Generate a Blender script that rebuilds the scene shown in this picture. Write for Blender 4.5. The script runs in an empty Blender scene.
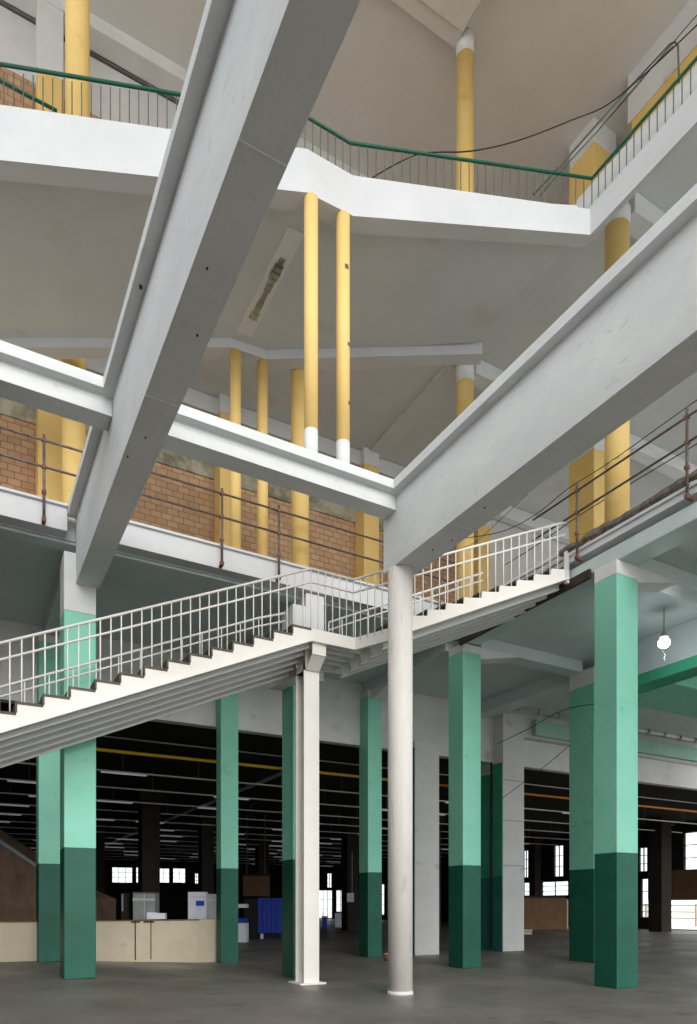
import bpy, math, random
from math import sin, cos, pi, atan2, sqrt
from mathutils import Vector
random.seed(7)
SC = bpy.context.scene
COL = SC.collection
EYE = 1.6
TH = math.atan(390.0/697.0)
S, C = sin(TH), cos(TH)
HOR = 905.0
# ------------------------------------------------------------------ helpers
def at(x, y, d):
    """world point seen at photo pixel x,y at forward distance d"""
    l = (x-348.5)/697*d
    return (S*d+C*l, C*d-S*l, EYE+(HOR-y)/697*d)
def dY(x, Y):
    t = (x-348.5)/697; return Y/(C-S*t)
def dX(x, X):
    t = (x-348.5)/697; return X/(S+C*t)
def XatY(x, Y): return at(x, 0, dY(x, Y))[0]
def YatX(x, X): return at(x, 0, dX(x, X))[1]
def flz(x):
    return 0.22*max(0.0, min(1.0, (6.0-x)/4.2))

class MB:
    def __init__(s): s.v = []; s.f = []; s.sm = []
    def face(s, pts, smooth=False):
        n = len(s.v); s.v += [tuple(p) for p in pts]; s.f.append(list(range(n, n+len(pts)))); s.sm.append(smooth)
    def box(s, x0, x1, y0, y1, z0, z1):
        n = len(s.v)
        s.v += [(x0,y0,z0),(x1,y0,z0),(x1,y1,z0),(x0,y1,z0),(x0,y0,z1),(x1,y0,z1),(x1,y1,z1),(x0,y1,z1)]
        for f in ((0,3,2,1),(4,5,6,7),(0,1,5,4),(1,2,6,5),(2,3,7,6),(3,0,4,7)):
            s.f.append([n+i for i in f]); s.sm.append(False)
        return s
    def loft(s, rings, cap=True, smooth=False, closed=True):
        """rings: list of equal-length point loops"""
        n = len(s.v); k = len(rings[0])
        for r in rings: s.v += [tuple(p) for p in r]
        for i in range(len(rings)-1):
            for j in range(k if closed else k-1):
                a = n+i*k+j; b = n+i*k+(j+1) % k
                s.f.append([a, b, b+k, a+k]); s.sm.append(smooth)
        if cap:
            s.f.append([n+j for j in reversed(range(k))]); s.sm.append(False)
            s.f.append([n+(len(rings)-1)*k+j for j in range(k)]); s.sm.append(False)
        return s
    def prism(s, poly, z0, z1):
        return s.loft([[(x, y, z0) for x, y in poly], [(x, y, z1) for x, y in poly]])
    def extY(s, prof, y0, y1):       # profile in x,z swept along y
        return s.loft([[(x, y0, z) for x, z in prof], [(x, y1, z) for x, z in prof]])
    def extX(s, prof, x0, x1):       # profile in y,z swept along x
        return s.loft([[(x0, y, z) for y, z in prof], [(x1, y, z) for y, z in prof]])
    def cyl(s, x, y, r, z0, z1, n=28, r1=None):
        r1 = r if r1 is None else r1
        return s.loft([[(x+r*cos(2*pi*i/n), y+r*sin(2*pi*i/n), z0) for i in range(n)],
                       [(x+r1*cos(2*pi*i/n), y+r1*sin(2*pi*i/n), z1) for i in range(n)]], smooth=True)
    def tube(s, pts, r, n=8, smooth=True):
        pts = [Vector(p) for p in pts]; rings = []
        for i, p in enumerate(pts):
            t = (pts[min(i+1, len(pts)-1)]-pts[max(i-1, 0)]).normalized()
            up = Vector((0, 0, 1)) if abs(t.z) < .95 else Vector((1, 0, 0))
            a = t.cross(up).normalized(); b = t.cross(a).normalized()
            rr = r[i] if isinstance(r, (list, tuple)) else r
            rings.append([p+a*rr*cos(2*pi*k/n+pi/n)+b*rr*sin(2*pi*k/n+pi/n) for k in range(n)])
        return s.loft(rings, smooth=smooth)
    def bar(s, p, q, w, h):          # rectangular bar between two points
        p = Vector(p); q = Vector(q); t = (q-p).normalized()
        up = Vector((0, 0, 1)) if abs(t.z) < .95 else Vector((0, 1, 0))
        a = t.cross(up).normalized()*w/2; b = a.cross(t).normalized()*h/2
        return s.loft([[p-a-b, p+a-b, p+a+b, p-a+b], [q-a-b, q+a-b, q+a+b, q-a+b]])

def wpos(o):
    v = Vector((0, 0, 0))
    while o is not None: v += o.location; o = o.parent
    return v
def obj(name, mb, mat, parent=None, bevel=0, label=None):
    off = wpos(parent) if parent is not None else Vector((0, 0, 0))
    me = bpy.data.meshes.new(name)
    me.from_pydata([tuple(Vector(v)-off) for v in mb.v], [], mb.f)
    me.polygons.foreach_set('use_smooth', mb.sm)
    me.materials.append(mat); me.update()
    o = bpy.data.objects.new(name, me); COL.objects.link(o)
    if parent is not None: o.parent = parent
    import bmesh
    bm = bmesh.new(); bm.from_mesh(me); bmesh.ops.recalc_face_normals(bm, faces=bm.faces); bm.to_mesh(me); bm.free()
    if bevel:
        m = o.modifiers.new('bevel', 'BEVEL'); m.width = bevel; m.segments = 2; m.limit_method = 'ANGLE'; m.angle_limit = 0.7
    if label: o['label'] = label
    return o
def pieces(name, mb, mat, parent):
    """every box (8 points) of mb becomes an object of its own"""
    for i in range(0, len(mb.v), 8):
        p = MB(); v = mb.v[i:i+8]; p.v = v
        k = i//8*6; p.f = [[j-i for j in f] for f in mb.f[k:k+6]]; p.sm = [False]*6
        obj(name, p, mat, parent)
def tag(o, label, cat, group=None):
    o['label'] = label; o['category'] = cat; o['kind'] = 'thing'
    if group: o['group'] = group
    return o
def thing(name, label, cat, loc=(0, 0, 0), group=None):
    o = bpy.data.objects.new(name, None); COL.objects.link(o); o.location = loc
    o.empty_display_size = .2
    return tag(o, label, cat, group)
def struct(name, mb, mat, parent=None, bevel=0):
    o = obj(name, mb, mat, parent, bevel)
    if parent is None: o['kind'] = 'structure'
    return o

# ------------------------------------------------------------------ materials
def srgb(r, g, b):
    f = lambda c: (c/255/12.92) if c/255 <= .04045 else ((c/255+.055)/1.055)**2.4
    return (f(r), f(g), f(b), 1)
def mat(name, c1, c2=None, scale=1.5, rough=.8, bump=.0, metal=0, stretch=(1, 1, 1), lo=.35, hi=.7, spec=.3, c3=None, s3=9):
    m = bpy.data.materials.new(name); m.use_nodes = True
    nt = m.node_tree; N = nt.nodes; L = nt.links
    p = N['Principled BSDF']; p.inputs['Roughness'].default_value = rough; p.inputs['Metallic'].default_value = metal
    p.inputs['Specular IOR Level'].default_value = spec
    p.inputs['Base Color'].default_value = c1
    tc = N.new('ShaderNodeTexCoord'); mp = N.new('ShaderNodeMapping'); mp.inputs['Scale'].default_value = stretch
    L.new(tc.outputs['Object'], mp.inputs['Vector'])
    if c2:
        n = N.new('ShaderNodeTexNoise'); n.inputs['Scale'].default_value = scale; n.inputs['Detail'].default_value = 7
        n.inputs['Roughness'].default_value = .65
        L.new(mp.outputs['Vector'], n.inputs['Vector'])
        r = N.new('ShaderNodeValToRGB'); r.color_ramp.elements[0].position = lo; r.color_ramp.elements[1].position = hi
        r.color_ramp.elements[0].color = c1; r.color_ramp.elements[1].color = c2
        L.new(n.outputs['Fac'], r.inputs['Fac'])
        out = r.outputs['Color']
        if c3:
            n3 = N.new('ShaderNodeTexNoise'); n3.inputs['Scale'].default_value = s3; n3.inputs['Detail'].default_value = 4
            L.new(mp.outputs['Vector'], n3.inputs['Vector'])
            r3 = N.new('ShaderNodeValToRGB'); r3.color_ramp.elements[0].position = .62; r3.color_ramp.elements[1].position = .72
            L.new(n3.outputs['Fac'], r3.inputs['Fac'])
            mx = N.new('ShaderNodeMix'); mx.data_type = 'RGBA'
            L.new(r3.outputs['Color'], mx.inputs['Factor']); L.new(out, mx.inputs[6]); mx.inputs[7].default_value = c3
            out = mx.outputs[2]
        L.new(out, p.inputs['Base Color'])
    if bump:
        nb = N.new('ShaderNodeTexNoise'); nb.inputs['Scale'].default_value = 14; nb.inputs['Detail'].default_value = 6
        L.new(mp.outputs['Vector'], nb.inputs['Vector'])
        b = N.new('ShaderNodeBump'); b.inputs['Strength'].default_value = bump; b.inputs['Distance'].default_value = .02
        L.new(nb.outputs['Fac'], b.inputs['Height']); L.new(b.outputs['Normal'], p.inputs['Normal'])
    return m
M = {}
M['beam'] = mat('painted_concrete', srgb(216,218,218), srgb(228,229,228), .9, .85, .25, stretch=(1, 1, 2), c3=srgb(210,212,210), s3=5)
M['fascia'] = mat('white_fascia', srgb(204,204,206), srgb(214,214,215), .8, .85, .15)
M['soffit'] = mat('ceiling_concrete', srgb(198,201,200), srgb(216,217,215), .4, .9, .2, lo=.3, hi=.75, c3=srgb(200,199,193), s3=1.2)
M['soffit2'] = mat('upper_ceiling_concrete', srgb(219,218,216), srgb(229,227,225), .5, .9, .2)
M['slabsoffit'] = mat('slab_underside_paint', srgb(192,204,204), srgb(210,220,220), .6, .45, .15, spec=.5)
M['whitewall'] = mat('white_wall_paint', srgb(208,206,204), srgb(224,222,220), .7, .85, .1, c3=srgb(196,194,190), s3=2)
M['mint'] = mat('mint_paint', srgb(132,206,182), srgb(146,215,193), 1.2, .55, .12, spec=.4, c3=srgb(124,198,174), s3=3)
M['green'] = mat('dark_green_paint', srgb(16,84,66), srgb(26,98,80), 1.3, .5, .12, spec=.4, c3=srgb(30,84,74), s3=3)
M['teal'] = mat('teal_paint', srgb(42,112,106), srgb(56,126,120), 1.3, .5, .12)
M['greenceil'] = mat('green_ceiling_paint', srgb(60,160,126), srgb(84,178,146), 1.0, .6, .1)
M['palegreen'] = mat('pale_green_paint', srgb(150,192,174), srgb(168,206,190), 1.0, .7, .1)
M['cap'] = mat('white_capital', srgb(218,219,217), srgb(230,230,228), 1.5, .8, .2)
M['yellow'] = mat('yellow_paint', srgb(238,200,122), srgb(244,210,136), 1.4, .6, .1, c3=srgb(234,190,106), s3=2.5)
M['ochre'] = mat('ochre_paint', srgb(226,186,100), srgb(234,198,118), 1.2, .7, .1)
M['whitesteel'] = mat('white_steel', srgb(232,228,220), srgb(240,236,230), 2, .5, .0, spec=.4)
M['whiteround'] = mat('cream_column', srgb(222,216,208), srgb(234,230,224), 2.2, .7, .1, stretch=(3, 3, .5), c3=srgb(208,200,188), s3=2)
M['tread'] = mat('tread_steel', srgb(84,76,70), srgb(110,100,92), 6, .8)
M['galv'] = mat('galvanised_ribs', srgb(222,222,218), None, rough=.5)
M['railgreen'] = mat('green_rail_paint', srgb(22,84,62), srgb(34,96,74), 6, .4)
M['balus'] = mat('baluster_paint', srgb(78,92,84), srgb(100,112,102), 6, .5)
M['rust'] = mat('rusty_steel', srgb(108,62,50), srgb(140,110,98), 9, .7)
M['scaff'] = mat('scaffold_steel', srgb(118,112,108), srgb(92,62,56), 7, .5, metal=.3)
M['darksteel'] = mat('dark_brown_steel', srgb(52,42,36), srgb(66,54,46), 6, .7)
M['debris'] = mat('dusty_debris', srgb(92,84,78), srgb(140,130,120), 9, .95, .6)
M['cable'] = mat('black_cable', srgb(40,38,36), None, rough=.5)
M['halldark'] = mat('hall_shade_black', srgb(26,24,22), srgb(36,33,30), 1, .95)  # dimness of the hall put into the near-black of its ceiling and walls
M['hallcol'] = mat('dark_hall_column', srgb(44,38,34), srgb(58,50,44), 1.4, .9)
M['hallpipe'] = mat('hall_pipe', srgb(205,205,205), None, rough=.5)
M['yellowpipe'] = mat('yellow_pipe', srgb(226,186,40), srgb(236,196,60), 3, .5)
M['orangepipe'] = mat('orange_pipe', srgb(220,140,60), None, rough=.5)
M['cream'] = mat('cream_wall', srgb(190,178,154), srgb(204,192,170), 1.1, .8, .1, c3=srgb(190,176,150), s3=3)
M['blue'] = mat('blue_cabinet', srgb(34,60,170), srgb(44,72,186), 2, .5)
M['black'] = mat('black_plastic', srgb(20,20,22), None, rough=.6)
M['brownboard'] = mat('brown_board', srgb(104,78,54), srgb(122,94,68), 2, .8)
M['moundb'] = mat('brown_earth', srgb(110,90,74), srgb(140,116,98), 1.4, .95, .6)
M['whiteplastic'] = mat('white_panel', srgb(225,228,235), srgb(205,210,222), 3, .5)
M['greycase'] = mat('grey_case', srgb(150,156,154), srgb(176,180,178), 4, .4)
M['ground'] = mat('outside_ground', srgb(220,216,208), srgb(236,232,226), .3, .95)
M['frame'] = mat('window_frame', srgb(90,88,86), None, rough=.6)
def emit(name, col, st):
    m = bpy.data.materials.new(name); m.use_nodes = True
    p = m.node_tree.nodes['Principled BSDF']; p.inputs['Base Color'].default_value = col
    p.inputs['Emission Color'].default_value = col; p.inputs['Emission Strength'].default_value = st
    return m
M['tubelamp'] = emit('strip_lamp', (.8, .82, .85, 1), .14)
M['bulb'] = emit('lit_lamp', (.93, .97, 1, 1), 7)
def glass():
    m = bpy.data.materials.new('window_glass'); m.use_nodes = True; nt = m.node_tree; N = nt.nodes; L = nt.links
    N.remove(N['Principled BSDF'])
    t = N.new('ShaderNodeBsdfTransparent'); t.inputs[0].default_value = (.95, .97, .97, 1)
    g = N.new('ShaderNodeBsdfGlossy'); g.inputs['Roughness'].default_value = .05
    mx = N.new('ShaderNodeMixShader'); mx.inputs[0].default_value = .06
    L.new(t.outputs[0], mx.inputs[1]); L.new(g.outputs[0], mx.inputs[2]); L.new(mx.outputs[0], N['Material Output'].inputs[0])
    return m
M['glass'] = glass()
def brick():
    m = bpy.data.materials.new('tan_brick'); m.use_nodes = True; nt = m.node_tree; N = nt.nodes; L = nt.links
    p = N['Principled BSDF']; p.inputs['Roughness'].default_value = .9
    tc = N.new('ShaderNodeTexCoord'); sp = N.new('ShaderNodeSeparateXYZ'); cb = N.new('ShaderNodeCombineXYZ')
    L.new(tc.outputs['Object'], sp.inputs[0]); L.new(sp.outputs['X'], cb.inputs['X']); L.new(sp.outputs['Z'], cb.inputs['Y'])
    b = N.new('ShaderNodeTexBrick'); L.new(cb.outputs[0], b.inputs['Vector'])
    b.inputs['Color1'].default_value = srgb(208,172,136); b.inputs['Color2'].default_value = srgb(190,152,118)
    b.inputs['Mortar'].default_value = srgb(150,122,96); b.inputs['Scale'].default_value = 1
    b.inputs['Brick Width'].default_value = .30; b.inputs['Row Height'].default_value = .17; b.inputs['Mortar Size'].default_value = .012
    b.inputs['Mortar Smooth'].default_value = .3
    n = N.new('ShaderNodeTexNoise'); n.inputs['Scale'].default_value = .9; n.inputs['Detail'].default_value = 5; L.new(cb.outputs[0], n.inputs['Vector'])
    mx = N.new('ShaderNodeMix'); mx.data_type = 'RGBA'; mx.blend_type = 'MULTIPLY'; mx.inputs['Factor'].default_value = .5
    r = N.new('ShaderNodeValToRGB'); r.color_ramp.elements[0].position = .3; r.color_ramp.elements[1].position = .7
    r.color_ramp.elements[0].color = (.62, .58, .55, 1); r.color_ramp.elements[1].color = (1, 1, 1, 1)
    L.new(n.outputs['Fac'], r.inputs['Fac']); L.new(b.outputs['Color'], mx.inputs[6]); L.new(r.outputs['Color'], mx.inputs[7])
    L.new(mx.outputs[2], p.inputs['Base Color'])
    bp = N.new('ShaderNodeBump'); bp.inputs['Strength'].default_value = .6; bp.inputs['Distance'].default_value = .02; bp.invert = True
    L.new(b.outputs['Fac'], bp.inputs['Height']); L.new(bp.outputs['Normal'], p.inputs['Normal'])
    return m
M['brick'] = brick()
M['mossy'] = mat('mossy_concrete', srgb(120,118,98), srgb(178,172,152), 1.6, .95, .4, lo=.4, hi=.6)
def floormat():
    m = mat('worn_concrete_floor', srgb(104,98,92), srgb(134,128,120), .5, .55, .12, lo=.3, hi=.72, spec=.35, c3=srgb(92,86,82), s3=2.2)
    nt = m.node_tree; N = nt.nodes; L = nt.links; p = N['Principled BSDF']
    n = N.new('ShaderNodeTexNoise'); n.inputs['Scale'].default_value = .35; n.inputs['Detail'].default_value = 5
    r = N.new('ShaderNodeMapRange'); r.inputs['From Min'].default_value = .35; r.inputs['From Max'].default_value = .65
    r.inputs['To Min'].default_value = .34; r.inputs['To Max'].default_value = .62
    L.new(N['Texture Coordinate'].outputs['Object'], n.inputs['Vector']); L.new(n.outputs['Fac'], r.inputs['Value']); L.new(r.outputs['Result'], p.inputs['Roughness'])
    return m
M['floor'] = floormat()

HCZ = EYE+14.0
E = EYE                      # heights below are given above the eye and lifted by E
# ------------------------------------------------------------------ floor and ground
mb = MB(); xs = [-14+i*1.0 for i in range(25)]+[15, 20, 30, 40.3]; ys = [-14, 0, 10, 20, 40, 71.4]
for i in range(len(xs)-1):
    for j in range(len(ys)-1):
        mb.face([(xs[i], ys[j], flz(xs[i])), (xs[i+1], ys[j], flz(xs[i+1])), (xs[i+1], ys[j+1], flz(xs[i+1])), (xs[i], ys[j+1], flz(xs[i]))])
for f in range(len(mb.f)): pass
fo = struct('floor', mb, M['floor'])
mb = MB(); mb.box(-90, 140, -90, 160, -.5, -.06); struct('floor_outside', mb, M['ground'])

# ------------------------------------------------------------------ ground floor columns
ZS = E+6.9                   # underside of first slab
def teal_column(x, y, w, dp, ztop, label, zcap=None, zb=E+1.0, group=None):
    zf = flz(x+w/2)
    t = thing('concrete_column', label, 'column', (x+w/2, y+dp/2, zf), group)
    obj('painted_base', MB().box(x, x+w, y, y+dp, zf, zb), M['green'], t, .015, 'dark green lower shaft')
    obj('shaft', MB().box(x, x+w, y, y+dp, zb, ztop), M['mint'], t, .015, 'mint green upper shaft')
    obj('capital', MB().box(x, x+w, y, y+dp, ztop, zcap or ZS-.3), M['cap'], t, .015, 'bare white top of the column')
    return t
colA = teal_column(XatY(64, 13.9), 13.9, .57, .6, E+5.5, 'square mint and dark green column under the lower end of the huge left beam', zb=E+1.07)
colB = teal_column(XatY(38.5, 18.4), 18.4, .58, .6, E+6.4, 'square green column just behind the front left column, by the half wall')
colC = teal_column(XatY(221, 18.3), 18.3, .5, .4, E+6.4, 'mint and dark green square column at the right end of the half wall')
colD = teal_column(XatY(293, 13.9), 13.9, .6, .6, E+5.0, 'square green column almost hidden behind the white steel post of the stair')
xd = XatY(306, 13.88)
obj('widened_head', MB().box(xd, xd+.45, 13.88, 14.4, E+5.0, ZS), M['cap'], colD, .01, 'white widened head')
colE = teal_column(XatY(368, 18.3), 18.3, .5, .55, E+6.4, 'slim mint and dark green square column just left of the round cream column')
colF = teal_column(XatY(463, 13.9), 13.9, .58, .6, E+6.4, 'square green column just right of the round cream column, under the upper stair flight')
colH = teal_column(10.95, YatX(617, 10.95), .6, .55, E+6.33, 'nearest and largest mint and dark green square column, at right under the slab edge')
colG = teal_column(XatY(594, 13.5), 13.5, .9, .9, E+6.15, 'wide shaded green square column directly behind the nearest right column')
# white piers on the wall line
def white_pier(x0, x1, y0, y1, z1, label):
    t = thing('wall_pier', label, 'pier', ((x0+x1)/2, (y0+y1)/2, 0))
    obj('shaft', MB().box(x0, x1, y0, y1, 0, z1), M['whitewall'], t, .015)
    return t
xj = XatY(415, 18.25); j = white_pier(xj, xj+.95, 18.25, 18.8, E+5.2, 'flat white pier between the round cream column and the mint column')
obj('painted_side', MB().box(xj-.02, xj+.0, 18.27, 18.78, 0, E+5.0), M['teal'], j, 0, 'green painted side face')
xi = XatY(503, 18.3); ip = white_pier(xi, xi+.97, 18.3, 18.8, E+6.6, 'white pier with grooved face and green painted left side, in front of the dark hall')
obj('painted_base', MB().box(xi-.02, xi, 18.32, 18.8, 0, E+1), M['teal'], ip, 0, 'dark teal lower side')
obj('painted_side', MB().box(xi-.02, xi, 18.32, 18.8, E+1, E+4.9), M['greenceil'], ip, 0, 'green upper side')
gr = MB()
for zz in (1.35, 2.9, 4.3): gr.box(xi+.02, xi+.95, 18.29, 18.3, E+zz, E+zz+.03)
pieces('groove', gr, M['greycase'], ip)
t = thing('concrete_column', 'green column touching the back of the grooved white pier, seen left of it', 'column', (xi+.3, 19.2, 0))
obj('painted_base', MB().box(xi, xi+.6, 18.9, 19.55, 0, E+.95), M['teal'], t, .01, 'dark teal lower shaft')
obj('shaft', MB().box(xi, xi+.6, 18.9, 19.55, E+.95, E+4.6), M['greenceil'], t, .01, 'green upper shaft')
obj('capital', MB().box(xi, xi+.6, 18.9, 19.55, E+4.6, E+6.9), M['cap'], t, .01, 'white top')
obj('dark_line', MB().tube([(xi-.05, 18.85, .1), (xi-.05, 18.85, E+6.8)], .035), M['darksteel'], t, 0, 'thin dark line')  # thin dark tube in the gap between pier and column

# round cream column
cx, cy = XatY(400.2, 10.5), 10.5
t = thing('round_column', 'round cream column carrying the corner of the two crossing white beams', 'column', (cx, cy, 0))
obj('shaft', MB().cyl(cx, cy, .222, .04, E+6.02, 40), M['whiteround'], t)
obj('foot', MB().cyl(cx, cy, .235, -.02, .06, 40), M['cap'], t)
obj('cap_plate', MB().cyl(cx, cy, .19, E+6.015, E+6.03, 30), M['darksteel'], t)

# ------------------------------------------------------------------ the three large beams
TOP, BOT = E+7.4, E+6.02
def beam_prof(x0, x1, ov=.15):
    return [(x0, BOT), (x1, BOT), (x1, TOP), (x0-ov, TOP), (x0-ov, TOP-.16), (x0-.012, TOP-.16), (x0-.012, TOP-.18), (x0, TOP-.18)]
t = thing('concrete_beam', 'huge white concrete beam rising from the leftmost column to the top edge', 'beam', (2.1, 4, BOT))
obj('web', MB().extY(beam_prof(1.92, 2.34), -6, 13.9), M['beam'], t, .012)
jj = MB()
for yy, x0 in ((5.2, 1.92), (8.35, 1.92), (12.2, 1.92)): jj.box(1.925, 2.335, yy, yy+.02, BOT-.004, BOT)
pieces('joint_line', jj, M['cap'], t)
for xx, yy in ((1.98, 9.6), (2.1, 9.1), (2.2, 7.2), (2.05, 6.4)): obj('anchor', MB().cyl(xx, yy, .011, BOT-.015, BOT, 10), M['darksteel'], t)
obj('anchor', MB().tube([(1.86, 8.3, TOP-.19), (1.86, 8.3, TOP-.15)], .018), M['darksteel'], t)
t = thing('concrete_beam', 'huge white concrete beam running from the round cream column to the right edge', 'beam', (7, 4, BOT))
obj('web', MB().extY(beam_prof(6.75, 7.27), -6, 10.76), M['beam'], t, .012)
obj('joint_line', MB().box(6.755, 7.265, 8.8, 8.82, BOT-.004, BOT), M['cap'], t)
for xx, yy in ((7.0, 9.6), (7.1, 9.2), (6.95, 8.2)): obj('anchor', MB().cyl(xx, yy, .012, BOT-.015, BOT, 10), M['darksteel'], t)
def mprof(y0=10.34, y1=10.7):
    return [(y0, E+6.98), (y1, E+6.98), (y1, TOP), (y0-.15, TOP), (y0-.15, TOP-.157), (y0-.012, TOP-.157), (y0-.012, TOP-.18), (y0, TOP-.18)]
tag(obj('cross_beam', MB().extX(mprof(), 2.345, 6.745), M['beam'], None, .01), 'white cross beam between the two huge beams with two thin yellow columns on it', 'beam')
tag(obj('cross_beam', MB().extX(mprof(), -8, 1.915), M['beam'], None, .01), 'white cross beam at left edge running into the huge left beam', 'beam')

# ------------------------------------------------------------------ first floor slab
# slab: fascia lip at Y 13.8 and X 10.95
slab = [(-9, 13.8), (10.95, 13.8), (10.95, -6), (28, -6), (28, 19.1), (-9, 19.1)]
struct('ceiling_ground', MB().prism([(-9, 14.1), (11.2, 14.1), (11.2, -6), (28, -6), (28, 19.1), (-9, 19.1)], ZS, E+7.1), M['slabsoffit'])
struct('floor_upper', MB().prism([(-9, 14.1), (11.2, 14.1), (11.2, -6), (28, -6), (28, 19.1), (-9, 19.1)], E+7.1, E+7.38), M['soffit'])
f = MB().extX([(13.8, E+6.92), (14.1, E+6.92), (14.1, TOP), (13.74, TOP), (13.74, TOP-.05), (13.8, TOP-.05)], -9, 1.76)
f.extX([(13.8, E+6.92), (14.1, E+6.92), (14.1, TOP), (13.74, TOP), (13.74, TOP-.05), (13.8, TOP-.05)], 2.38, 11.2)
tag(obj('slab_edge_beam', f, M['fascia'], None, .008), 'long white slab edge beam in front of the brick wall, below the scaffold rails', 'beam')
f = MB().extY([(10.95, E+7.02), (11.2, E+7.02), (11.2, E+7.2), (10.9, E+7.2), (10.9, E+7.14), (10.95, E+7.14)], -6, 10.9)
tag(obj('slab_edge_beam', f, M['fascia'], None, .006), 'white slab edge above the nearest green column at right', 'beam')
# downstand beams under the slab (P direction and Q direction)
def dbeam(label, x0, x1, y0, y1, z0, m='slabsoffit', cat='beam'):
    return tag(obj('ceiling_beam', MB().box(x0, x1, y0, y1, z0, ZS), M[m], None, .02), label, cat)
dbeam('shallow ceiling beam along the slab edge over the nearest right column, behind the stair top', 11.0, 11.55, -6, 13.85, E+6.6)
dbeam('shallow grey ceiling beam running left from the corner column behind the stair landing', -9, 11.0, 14.12, 14.45, E+6.84)
dbeam('shallow grey ceiling beam running right from the corner column', 11.7, 15.4, 13.95, 14.45, E+6.58)
dbeam('shallow grey ceiling beam running right from the nearest right column', 11.6, 15.4, 9.15, 9.6, E+6.58)
dbeam('ceiling beam between the corner column and the white wall behind', 11.0, 11.55, 14.5, 18.75, E+6.58)
dbeam('ceiling beam over the slim column behind the half hidden green column', 6.6, 7.1, 14.5, 18.75, E+6.58)
dbeam('ceiling beam over the two leftmost green columns', 1.8, 2.3, 14.5, 18.3, E+6.58)
dbeam('grey ceiling beam from the wide shaded column back to the white wall', 15.5, 16.2, 14.45, 18.75, E+6.5)
# haunches
def haunch(x, y, dx, dy, label, parent, w=.25):
    h = MB(); z0, z1 = E+6.3, E+6.6; a = 1.3
    px, py = -dy*w, dx*w
    h.loft([[(x+px, y+py, z0), (x-px, y-py, z0), (x-px, y-py, z1), (x+px, y+py, z1)],
            [(x+dx*a+px, y+dy*a+py, z1-.02), (x+dx*a-px, y+dy*a-py, z1-.02), (x+dx*a-px, y+dy*a-py, z1), (x+dx*a+px, y+dy*a+py, z1)]])
    obj('haunch', h, M['cap'], parent, .01, label)
haunch(11.55, 9.38, 1, 0, 'white haunch', colH)
haunch(11.67, 14.2, 1, 0, 'white haunch', colF)
haunch(11.28, 18.3, 0, -1, 'white haunch', colE)
# green painted bay at the right
dbeam('deep grey ceiling beam just behind the glowing lamp at right, green along its bottom', 15.46, 16.1, -2, 13.45, E+6.0)
struct('trim_4', MB().box(15.45, 16.11, -2, 13.46, E+5.72, E+6.0), M['greenceil'])
tag(obj('ceiling_beam', MB().box(16.11, 28, 11.6, 13.45, E+5.72, ZS), M['mint'], None, .02), 'green painted ceiling beam crossing behind the lamp at the right edge', 'beam')  # lighter mint tone stands in for light falling on this beam
tag(obj('ceiling_beam', MB().box(XatY(535, 18.65), 28, 18.6, 18.79, E+6.12, E+6.68), M['palegreen'], None, .02), 'pale green beam along the top of the white wall at right', 'beam')
struct('ceiling_recess', MB().box(16.11, 28, -2, 11.6, E+6.3, ZS-.002), M['greenceil'])
# dark brown strip along slab edge under stair top
tag(obj('edge_strip', MB().box(10.93, 10.995, 9.75, 13.88, E+6.5, E+6.68), M['darksteel'], None), 'dark brown strip under the top of the upper stair flight', 'strip')
# debris
pts = []; rr = []
y = 10.45
while y > 3:
    pts.append((10.93+random.uniform(-.03, .03), y, E+7.29+random.uniform(-.02, .04))); rr.append(random.uniform(.06, .10)); y -= .16
d_ = obj('debris_strip', MB().tube(pts, rr, 7, False), M['debris']); tag(d_, 'ragged dusty brown strip of debris lying along the slab edge at right', 'debris')

# ------------------------------------------------------------------ white wall band, brick wall, upper walls
wb = MB().box(-9, 32, 18.8, 19.1, E+4.98, ZS+.4)
struct('wall_back', wb, M['whitewall'])
xb_ = XatY(478, 18.95)
br = MB().box(-9, xb_, 18.95, 19.3, E+7.3, E+11.95)
struct('wall_level_one', MB().box(xb_, 32, 18.95, 19.3, E+7.3, HCZ), M['whitewall'])
struct('wall_brick', br, M['brick'])
struct('wall_brick_top', MB().box(-9, xb_, 18.9, 19.3, E+11.95, E+12.55), M['mossy'])
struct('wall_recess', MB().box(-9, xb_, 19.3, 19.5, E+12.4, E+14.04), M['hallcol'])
tag(obj('ceiling_beam', MB().box(-9, 22, 18.6, 18.9, E+13.58, E+14.04), M['beam'], None, .02), 'white ceiling beam above the gap over the lower brick wall', 'beam')
struct('wall_brick_upper', MB().box(-9, 17, 18.95, 19.3, E+13.9, E+20.45), M['brick'])
struct('wall_upper', MB().box(-9, 30, 18.97, 19.3, E+20.45, E+23), M['whitewall'])
# pier strip in white on the right part of the upper wall (white infill right of brick)

tag(obj('ceiling_beam', MB().box(-9, 15.4, 18.35, 18.88, E+21.98, E+22.32), M['cap'], None, .02), 'white ledge beam high on the back wall at upper left', 'beam')

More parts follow.
